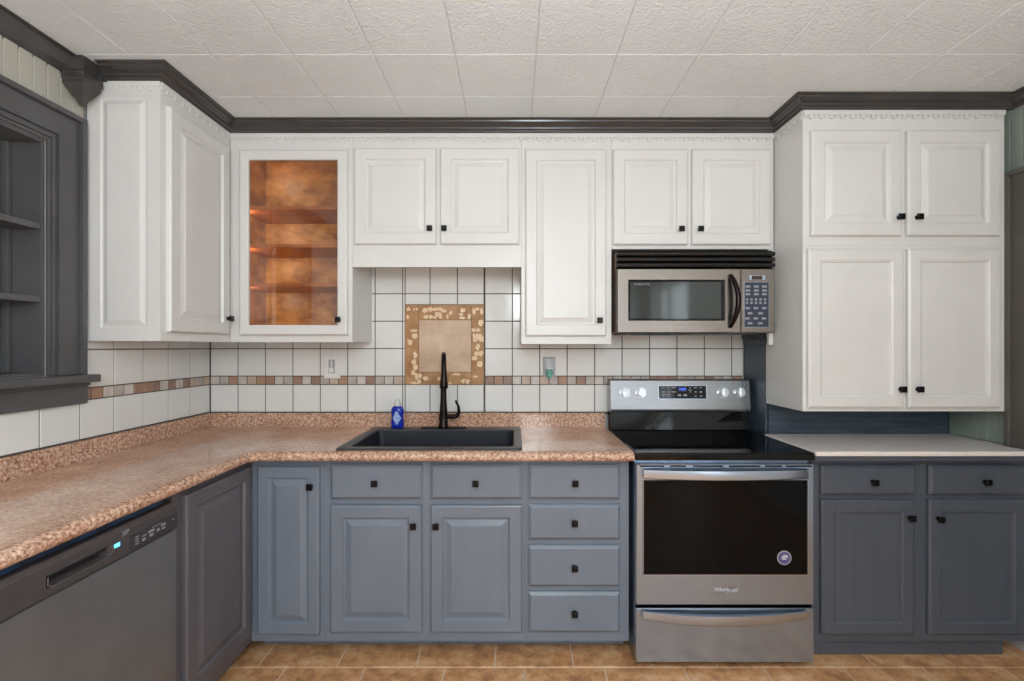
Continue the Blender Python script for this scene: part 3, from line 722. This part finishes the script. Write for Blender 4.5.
# ------------------------------------------------------------------ built in shelf (left wall)
bs = thing('built_in_shelf', 'dark charcoal recessed wall shelf with moulded casing and sill', 'shelf', (XL, 1.3, NZ0))
def locb(o): return loc0(o, bs)
xb_ = XL - .138
b = MB(); g = .001
b.box(xb_, xb_ + .01, NY0 + g, NY1 - g, NZ0 + g, NZ1 - g); locb(b.build('back_panel', char, bs))
b = MB(); b.box(xb_ + .0105, XL - .0, NY1 - .013, NY1 - g, NZ0 + g, NZ1 - g); b.box(xb_ + .0105, XL, NY0 + g, NY0 + .013, NZ0 + g, NZ1 - g)
b.box(xb_ + .0105, XL, NY0 + .0135, NY1 - .0135, NZ1 - .013, NZ1 - g); b.box(xb_ + .0105, XL, NY0 + .0135, NY1 - .0135, NZ0 + g, NZ0 + .013); locb(b.build('lining', char, bs, bevel=.001))
b = MB(); b.box(xb_ + .0105, xb_ + .032, NY1 - .030, NY1 - .0135, NZ0 + .0135, NZ1 - .0135); locb(b.build('corner_strip', char, bs, bevel=.003)); b = MB(); b.box(xb_ + .0105, xb_ + .03, NY0 + .0135, NY0 + .03, NZ0 + .0135, NZ1 - .0135); locb(b.build('corner_strip', char, bs, bevel=.003))
for z in (1.800, 1.537):
    b = MB(); b.box(xb_ + .033, XL - .004, NY0 + .014, NY1 - .014, z - .022, z); locb(b.build('shelf', char, bs, bevel=.002))
# casing: nested mouldings, an upright rectangle frame with a back band
b = MB()
oz1 = 2.222; oy1, oy0 = 1.838, NY0 - .135
def casing(i0, i1, x1):
    """strip between inset i0 and i1 (from opening outward)"""
    a0, a1 = NY0 - i1, NY0 - i0; c0, c1 = NY1 + i0, NY1 + i1
    b.box(XL + .0005, x1, c0, c1, NZ0 - .0, NZ1 + i1); b.box(XL + .0005, x1, a0, a1, NZ0, NZ1 + i1); b.box(XL + .0005, x1, a1, c0, NZ1 + i0, NZ1 + i1)
casing(.0, .012, XL + .012); casing(.0122, .021, XL + .018); casing(.0212, .033, XL + .014); casing(.0332, .041, XL + .024); casing(.0412, .116, XL + .020); casing(.1162, .135, XL + .036)
locb(b.build('casing', char, bs, bevel=.002))
b = MB(); b.box(XL + .0005, XL + .075, oy0 - .03, 1.891, 1.219, 1.2485); locb(b.build('sill', char, bs, bevel=.004))
b = MB(); b.box(XL + .0108, XL + .028, oy0, 1.885, 1.135, 1.2185); b.box(XL + .0285, XL + .038, oy0, 1.885, 1.204, 1.2185); locb(b.build('apron', char, bs, bevel=.003))

# ------------------------------------------------------------------ stove
gx0, gx1 = .510, 1.259
GW = gx1 - gx0; GF = 2.012
st = thing('stove', 'stainless steel electric range with black glass cooktop', 'stove', (gx0, GF, 0))
b = MB(); b.box(.004, GW - .004, .040, .60, .03, .895); b.build('body', steel, st, bevel=.002)
for fxx in (.04, GW - .08):
    for fyy in (.06, .52):
        b = MB(); b.cyl((fxx + .02, fyy + .02, .0005), .016, .029, 'z', 12); b.build('foot', blackpl, st)
b = MB(); b.box(0, GW, -.006, .64, .880, .907); b.box(.003, GW - .003, -.004, .56, .907, .9125); b.build('cooktop', blackgl, st, bevel=.003)
ringm = mat('burner_print', srgb(52, 52, 56), .15)
for (u, w_, r_) in ((.19, .15, .10), (.56, .15, .095), (.19, .41, .075), (.56, .41, .085)):
    b = MB(); n = 48
    A = [2 * math.pi * k / n for k in range(n)]
    b.rings([[(u + q * math.cos(a), w_ + q * math.sin(a), .9128) for a in A] for q in (r_, r_ - .0022)], cap0=False, cap1=False); b.build('burner_ring', ringm, st)
# backguard
gb = 2.555 - GF
b = MB(); 
def prism_x(b, x0, x1, P): b.rings([[(x0, y, z) for y, z in P], [(x1, y, z) for y, z in P]])
prism_x(b, .007, GW - .002, [(gb - .004, .9135), (gb + .016, 1.010), (gb + .095, 1.010), (gb + .095, .9135)]); b.build('backguard_base', blackgl, st, bevel=.002)
bgz0, bgz1 = 1.012, 1.181
b = MB(); prism_x(b, .005, GW, [(gb - .004, bgz0), (gb - .006, bgz0 + .012), (gb - .004, bgz0 + .030), (gb + .014, bgz1 - .006), (gb + .022, bgz1), (gb + .095, bgz1), (gb + .095, bgz0)])
bgd = b.build('backguard', steelbg, st, bevel=.0015)
tilt = math.atan2(.018, bgz1 - .006 - bgz0 - .030)
def bgp(x, z): return (x - gx0, gb - .004 + .018 * (z - bgz0 - .030) / (bgz1 - .036 - bgz0) - .0006, z)
yk = 2.56
for u, v in ((625, 392.5), (641, 392.5), (723, 392.5), (739.5, 392.5)):
    p = bgp(X(u, yk), Z(v, yk))
    b = MB(); b.M = Matrix.Rotation(-tilt, 4, 'X')
    b.cyl((0, 0, 0), .0285, -.004, 'y', 32); b.cyl((0, -.0042, 0), .0245, -.020, 'y', 32, .0225)
    b.box(-.0055, .0055, -.036, -.0244, -.022, .022)
    k = b.build('control_knob', chrome, st, smooth=True); k.location = p
p = bgp(X(682.3, yk), Z(392.3, yk))
dsp = None
b = MB(); dw, dh = X(706, yk) - X(658.5, yk), Z(386, yk) - Z(398.7, yk)
b.panel(-dw / 2, dw / 2, -dh / 2, dh / 2, [(0, 0), (0, -.002), (.0015, -.003)]); dsp = b.build('control_display', blackgl, st); dsp.location = p; dsp.rotation_euler = (-tilt, 0, 0)
b = MB()
for x0, x1, z0, z1 in ((-dw / 2 - .003, -dw / 2, -dh / 2 - .003, dh / 2 + .003), (dw / 2, dw / 2 + .005, -dh / 2 - .003, dh / 2 + .003), (-dw / 2, dw / 2, -dh / 2 - .003, -dh / 2), (-dw / 2, dw / 2, dh / 2, dh / 2 + .002)):
    b.box(x0, x1, -.004, 0, z0, z1)
b.build('bezel', steelh, dsp)
b = MB()
for u, v, w_, h_ in [(-94, -22, 10, 3), (-68, -22, 10, 3), (-42, -22, 18, 5), (-94, -2, 16, 6), (-68, -2, 12, 6), (-42, -2, 20, 6), (-94, 12, 22, 4), (-68, 12, 22, 4), (-94, 19, 10, 4), (-68, 19, 10, 4), (-16, 14, 16, 9), (12, 14, 18, 9), (38, -22, 10, 4), (38, -11, 20, 3), (38, -2, 8, 4), (64, -22, 14, 5), (64, -2, 10, 6), (90, -22, 10, 4), (90, -2, 10, 7), (64, 18, 10, 4), (90, 18, 12, 5)]:
    k = dw / 232; b.box((u - w_ / 2) * k, (u + w_ / 2) * k, -.0034, -.003, (-v - h_ / 2) * k, (-v + h_ / 2) * k)
b.build('button_print', printg, dsp)
b = MB(); k = dw / 232; b.box(-22 * k, 22 * k, -.0034, -.003, 4 * k, 26 * k); b.build('clock_window', lcdbg, dsp)
text('clock_digits', '12:04', .016, lcd, dsp, (0, -.0036, 15 * k))
# door
b = MB(); dz0, dz1 = Z(605, GF), Z(464, GF)
wx0, wx1, wz0, wz1 = X(643.5, GF) - gx0, X(807.5, GF) - gx0, Z(574.5, GF), Z(481, GF)
def RR(x0, x1, z0, z1, y): return [(x0, y, z0), (x1, y, z0), (x1, y, z1), (x0, y, z1)]
b.rings([RR(.002, GW - .002, dz0, dz1, .039), RR(.002, GW - .002, dz0, dz1, .003), RR(.005, GW - .005, dz0 + .003, dz1 - .003, 0), RR(wx0 - .004, wx1 + .004, wz0 - .004, wz1 + .004, 0), RR(wx0, wx1, wz0, wz1, .004), RR(wx0, wx1, wz0, wz1, .008)])
od = b.build('oven_door', steel, st)
b = MB(); b.panel(wx0 + .0005, wx1 - .0005, wz0 + .0005, wz1 - .0005, [(0, .0078), (0, .003), (.001, .002)]); ow = b.build('oven_window', ovenglass, od)
b = MB()
for x0, x1, z0, z1 in ((wx0 - .002, wx0 + .0003, wz0 - .004, wz1 + .002), (wx1 - .0003, wx1 + .004, wz0 - .004, wz1 + .002), (wx0, wx1, wz0 - .004, wz0 + .0003)): b.box(x0, x1, -.0015, .0018, z0, z1)
b.build('window_trim', steelh, od)
b = MB()
for u0, u1 in ((640, 664), (670, 686), (693, 723), (729, 760), (765, 782), (786, 812)):
    b.box(X(u0, GF) - gx0, min(X(u1, GF) - gx0, GW - .01), -.0008, .0005, Z(466.8, GF), Z(465.4, GF))
b.build('vent_slots', gasket, od)
def handle(parent, xa, xb, zt_, zb_, bow, sag, m):
    b = MB(); L = []; n = 20
    for i in range(n + 1):
        t = i / n; x = xa + (xb - xa) * t; q = math.sin(math.pi * t) ** .8 if 0 < t < 1 else 0
        z1 = zt_ - sag * .55 * q; z0 = zb_ - sag * q; y = -.018 - bow * q
        L.append([(x, -.0005 if i in (0, n) else y + .012, z0 + .002), (x, y, z0), (x, y - .004, z0 + .004), (x, y - .005, (z0 + z1) / 2), (x, y - .003, z1 - .003), (x, y + .002, z1), (x, -.0005 if i in (0, n) else y + .012, z1 - .001)])
    b.rings(L)
    for x in (xa + .002, xb - .022): b.box(x, x + .020, -.022, -.0004, zb_ + .003, zt_ - .003)
    return b.build('handle', m, parent, smooth=True)
HY = 1.99
handle(od, X(644, HY) - gx0, X(808.5, HY) - gx0, Z(469.3, HY), Z(479, HY), .020, .004, steelh)
# badge and sticker on the door
text('maker_badge', 'Whirlpool', .024, printw, od, (X(725.5, GF) - gx0, -.001, Z(589.8, GF)), shear=.2)
b = MB(); pts = [(.030 * math.cos(a) + .0, -.0012, .0075 * math.sin(a)) for a in [math.radians(200 + 10 * k) for k in range(22)]]
b.M = Matrix.Translation((X(725.5, GF) - gx0, 0, Z(589.8, GF))) @ Matrix.Rotation(-.25, 4, 'Y'); b.tube(pts, .0011, 6); b.build('badge_swirl', chrome, od)
sx_, sz_ = X(784.5, GF) - gx0, Z(558, GF)
b = MB(); b.cyl((sx_, .0018, sz_), .0295, -.0006, 'y', 32); sk_ = b.build('sticker', printw, od); sk_['label'] = 'round violet and white sticker'
b = MB(); b.cyl((sx_, .0012, sz_), .0270, -.0004, 'y', 32); b.build('sticker_disc', stickm, sk_)
b = MB()
for k, (dx, dz, w_, h_) in enumerate(((.003, .008, .012, .0035), (.004, .001, .013, .004), (.0, -.007, .009, .004))):
    A = [math.pi * j / 10 for j in range(11)]
    P = [(sx_ + dx + w_ * math.cos(a), sz_ + dz + h_ * math.sin(a) * 1.4) for a in A] + [(sx_ + dx + w_ * .75 * math.cos(a), sz_ + dz - .0025 + h_ * .6 * math.sin(a)) for a in A[::-1]]
    b.rings([[(p_[0], .0007, p_[1]) for p_ in P], [(p_[0], .0003, p_[1]) for p_ in P]])
b.box(sx_ - .012, sx_ - .008, .0003, .0007, sz_ - .004, sz_ + .004)
b.build('sticker_waves', printw, sk_)
# fine ring of lettering dots
b = MB()
for k in range(26):
    a = 2 * math.pi * k / 26; b.box(sx_ + .0232 * math.cos(a) - .0011, sx_ + .0232 * math.cos(a) + .0011, .0004, .0007, sz_ + .0232 * math.sin(a) - .0011, sz_ + .0232 * math.sin(a) + .0011)
b.build('sticker_edge_marks', printg, sk_)
# drawer
b = MB(); b.box(.006, GW - .006, .012, .039, dz0 - .018, dz0 - .001); b.build('dark_gap', gasket, st)
b = MB(); rz0, rz1 = Z(662.5, GF), Z(608.7, GF)
b.panel(.001, GW - .001, rz0, rz1, [(0, .039), (0, .003), (.003, 0)]); dr = b.build('drawer', steel, st)
handle(dr, X(643, HY) - gx0, X(807.5, HY) - gx0, Z(611.5, HY), Z(619.5, HY), .012, .026, steelh)

# ------------------------------------------------------------------ microwave
MF = 2.285; mx0 = X(617, MF); mw = X(775, MF) - mx0; mz0, mz1 = Z(333, MF), Z(250.3, MF)
mh = mz1 - mz0
mw_ = thing('microwave', 'over-the-range microwave in brownish steel with black top vent', 'microwave', (mx0, MF, mz0))
b = MB(); b.box(.002, mw - .002, .045, YB - MF - .013, .004, mh - .002); b.build('body', mwside, mw_, bevel=.002)
b = MB(); b.box(.05, mw - .05, .06, .30, -.004, .0035); b.box(.10, .28, .08, .16, -.008, -.0042); b.build('underside_lamp_cover', slatedark, mw_)
vz0 = Z(268, MF) - mz0
b = MB(); b.box(.006, mw - .006, .012, .0445, vz0 + .001, mh); 
b.build('vent_backing', gasket, mw_)
for k in range(3):
    z0 = vz0 + .004 + k * (mh - vz0 - .004) / 3; z1 = z0 + (mh - vz0) / 3 - .007
    b = MB(); prism_x(b, .0, mw, [(.0115, z0), (-.002, z0 + .002), (-.006, (z0 + z1) / 2), (-.002, z1 - .002), (.0115, z1)]); b.build('vent_louvre', blackpl, mw_, bevel=.002)
# door
spx = X(740.8, MF) - mx0
b = MB(); wx0, wx1, wz0, wz1 = X(629, MF) - mx0, X(724.5, MF) - mx0, Z(320, MF) - mz0, Z(280.5, MF) - mz0
b.rings([RR(0, spx - .002, 0, vz0 - .002, .0445), RR(0, spx - .002, 0, vz0 - .002, .004), RR(.004, spx - .006, .004, vz0 - .006, 0), RR(wx0 - .004, wx1 + .004, wz0 - .004, wz1 + .004, 0), RR(wx0, wx1, wz0, wz1, .004), RR(wx0, wx1, wz0, wz1, .008)])
md = b.build('door', steelmw, mw_)
b = MB(); b.panel(wx0 + .0005, wx1 - .0005, wz0 + .0005, wz1 - .0005, [(0, .0078), (0, .004), (.001, .0035)]); b.build('window_border', blackgl, md)
b = MB(); b.panel(wx0 + .007, wx1 - .015, wz0 + .007, wz1 - .007, [(0, .0034), (0, .0028)]); b.build('window_glass', mwglass, md)
text('maker_name', 'WHIRLPOOL', .0135, printg, md, (X(641, MF) - mx0 + .006, .0024, Z(284.3, MF) - mz0))
hx = X(731, MF) - mx0; b = MB(); n = 18; hz0, hz1 = Z(326.5, MF) - mz0, Z(275.5, MF) - mz0; P = []; Rr = []
for i in range(n + 1):
    t = i / n; a = math.sin(math.pi * t); P.append((hx + .020 * a - .004, -.001 - .040 * a ** .6, hz0 + (hz1 - hz0) * t)); Rr.append(.010 + .003 * a)
b.tube(P, Rr, 14); b.build('handle', bronze, md, smooth=True)
b = MB(); b.panel(spx, mw, 0, vz0 - .002, [(0, .0445), (0, .004), (.004, 0)]); cpn = b.build('control_panel', steelmw, mw_)
kx0, kx1, kz0, kz1 = X(744.3, MF) - mx0, X(768.5, MF) - mx0, Z(327, MF) - mz0, Z(282.3, MF) - mz0
b = MB(); b.panel(kx0 - .0015, kx1 + .0015, kz0 - .0015, kz1 + .0015, [(0, -.0002), (0, -.001)]); b.build('keypad_border', steelh, cpn)
b = MB(); b.panel(kx0, kx1, kz0, kz1, [(0, -.0012), (0, -.002)]); b.build('keypad', keym, cpn)
b = MB()
def key(u, v, w_, h_):
    xx, zz = X(730 + u / 6.81, MF) - mx0, Z(250 + v / 6.81, MF) - mz0; a, c_ = w_ / 2 / 6.81 * MF / F, h_ / 2 / 6.81 * MF / F
    L = [(xx - a * .75, zz - c_), (xx + a, zz - c_ * .6), (xx + a * .8, zz + c_), (xx - a, zz + c_)]
    b.rings([[(x_, -.0021, z_) for x_, z_ in L], [(x_, -.0030, z_) for x_, z_ in L]])
for v in (250, 277, 302):
    for u in (120, 178, 233): key(u, v, 36, 15)
for v in (338, 361):
    for u in (115, 145, 175, 206, 237): key(u, v, 17, 16)
for v, us in ((397, (118, 175, 232)), (432, (135, 207)), (467, (116, 174, 230)), (500, (135, 205))):
    for u in us: key(u, v, 34, 15)
b.build('keys', printg, cpn)
b = MB(); b.panel(X(749, MF) - mx0, X(765.3, MF) - mx0, Z(280.3, MF) - mz0, Z(275, MF) - mz0, [(0, -.0002), (.001, -.002)]); b.build('clock_bezel', steelh, cpn)
b = MB(); b.panel(X(751.5, MF) - mx0, X(762, MF) - mx0, Z(279.7, MF) - mz0, Z(275.7, MF) - mz0, [(0, -.0021), (0, -.0028)]); b.build('clock_display', amber, cpn)

# ------------------------------------------------------------------ dishwasher (faces +X)
DX = -1.112
dwt = thing('dishwasher', 'dark steel dishwasher under the left counter', 'dishwasher', (DX, .985, 0), math.pi / 2)
DWW = .598   # local x: 0 at the near edge, grows toward the back wall
b = MB(); b.box(.004, DWW - .004, .035, .54, .10, .855); b.build('tub', blackpl, dwt)
b = MB(); b.panel(.0, DWW - .001, .115, .757, [(0, .034), (0, .004), (.003, 0)]); b.build('door', steeldw, dwt)
b = MB(); b.box(.01, DWW - .01, .06, .075, .002, .0995); b.build('toe_kick', blackpl, dwt)
hx0, hx1 = .150, .335; hz0, hz1 = .782, .812     # pocket handle opening
b = MB()
zt0, zt1 = .760, .846
def RRc(x0, x1, z0, z1, y): return [(x0, y, z0), (x1, y, z0), (x1, y, z1), (x0, y, z1)]
b.rings([RRc(0, DWW - .001, zt0, zt1, .034), RRc(0, DWW - .001, zt0, zt1 - .0, .006), RRc(.003, DWW - .004, zt0 + .003, zt1 - .012, -.006), RRc(hx0, hx1, hz0, hz1, -.006), RRc(hx0 + .004, hx1 - .004, hz0 + .002, hz1 - .003, .004), RRc(hx0 + .012, hx1 - .012, hz0 + .006, hz1 - .002, .028)])
cpd = b.build('control_panel', dwpanel, dwt, bevel=.001)
b = MB(); P = [(hx0 + .004, -.0065, hz1 - .004), (hx0 + .002, -.0075, hz0 + .008), (hx0 + .012, -.0075, hz0), (hx1 - .03, -.0075, hz0), (hx1 - .005, -.0075, hz0 + .004), (hx1 + .006, -.0075, hz0 + .014), (hx1 + .002, -.0065, hz1 - .002)]
b.tube(P, .0014, 8); b.build('handle_rim', mat('grey_rim', srgb(96, 92, 92), .3), cpd, smooth=True)
b = MB(); b.box(hx0 + .01, hx1 - .012, .0, .0035, hz1 - .009, hz1 - .003); b.build('pocket_lip', blackpl, cpd)
b = MB(); b.box(hx1 + .008, hx1 + .026, -.0072, -.0062, .798, .808); b.build('status_light', ledm, cpd)
b = MB(); b.panel(hx1 + .060, DWW - .006, .764, .812, [(0, -.0061), (0, -.0068)]); b.build('button_strip', mat('dark_strip', srgb(58, 54, 56), .35), cpd)
b = MB()
for x_, z_, w_, h_ in [(.444, .778, .012, .003), (.444, .785, .012, .003), (.444, .792, .012, .003), (.444, .799, .012, .003), (.472, .792, .016, .003), (.470, .781, .012, .008), (.500, .795, .024, .007), (.500, .783, .014, .008), (.512, .804, .020, .002), (.528, .788, .012, .008), (.535, .804, .018, .002), (.550, .796, .020, .007), (.550, .785, .014, .006), (.577, .797, .006, .006)]:
    x_ -= .022 if x_ < .57 else .006
    b.box(x_ - w_ / 2, x_ + w_ / 2, -.0073, -.0069, z_ - h_ / 2, z_ + h_ / 2)
b.build('button_print', printg, cpd)
text('series_mark', 'XP', .020, printg, cpd, (.380, -.0067, .826), shear=.15)
b = MB(); b.box(.0, DWW - .05, .012, .030, .854, .868); b.build('blue_edge_film', bluefilm, dwt)
# end panel carrying the counter beyond the frame
b = MB(); b.box(XL + .02, lf, .972, .984, .001, ctb - .001); tag(b.build('counter_end_panel', bluegrey), 'blue-grey end panel at the near side of the dishwasher', 'panel')

# ------------------------------------------------------------------ camera
cam = bpy.data.cameras.new('camera'); co = bpy.data.objects.new('camera', cam); COL.objects.link(co)
co.location = (0, 0, CAMZ); co.rotation_euler = (math.pi / 2, 0, 0)
cam.sensor_width = 36; cam.lens = F / 1024 * 36; cam.shift_x = -2 / 1024; cam.shift_y = 6.5 / 1024
cam.clip_start = .02
scene.camera = co

# ------------------------------------------------------------------ light
w = bpy.data.worlds.new('World'); scene.world = w; w.use_nodes = True
bg = w.node_tree.nodes['Background']; bg.inputs['Color'].default_value = (.72, .87, 1, 1); bg.inputs['Strength'].default_value = 2.2
def area(name, loc, rot, sx, sy, power, col=(1, 1, 1)):
    l = bpy.data.lights.new(name, 'AREA'); l.shape = 'RECTANGLE'; l.size = sx; l.size_y = sy; l.energy = power; l.color = col
    o = bpy.data.objects.new(name, l); COL.objects.link(o); o.location = loc; o.rotation_euler = rot; return o
for ww in (W1, W2):
    area('window_light', ((ww[0] + ww[1]) / 2, YF - .12, 1.5), (math.pi / 2, 0, math.pi), .85, 1.2, 60, (.82, .92, 1))
def point(name, loc, power, r, col=(.89, .962, .985)):
    l = bpy.data.lights.new(name, 'POINT'); l.energy = power; l.shadow_soft_size = r; l.color = col
    o = bpy.data.objects.new(name, l); COL.objects.link(o); o.location = loc; return o
point('ceiling_lamp', (.15, .1, 1.85), 36, .18)
point('ceiling_lamp', (.3, -1.7, 1.8), 72, .25)
area('ceiling_fill', (.25, -.75, 1.25), (math.pi, 0, 0), 2.4, 1.2, 62, (.88, .95, 1))  # fill added out of view behind the camera to brighten the ceiling
area('window_light', (XR + .12, -2.46, 1.3), (0, math.pi / 2, 0), 1.9, 1.5, 60, (.82, .92, 1))
for z_ in (1.63, 1.825, 2.02, 2.32): point('cabinet_fill', (-1.352, 2.392, z_), .55, .012, (1, .86, .66))  # unseen fills added behind the door stile to brighten the wooden interior

scene.view_settings.view_transform = 'Standard'
scene.view_settings.look = 'None'
scene.view_settings.exposure = 0.0
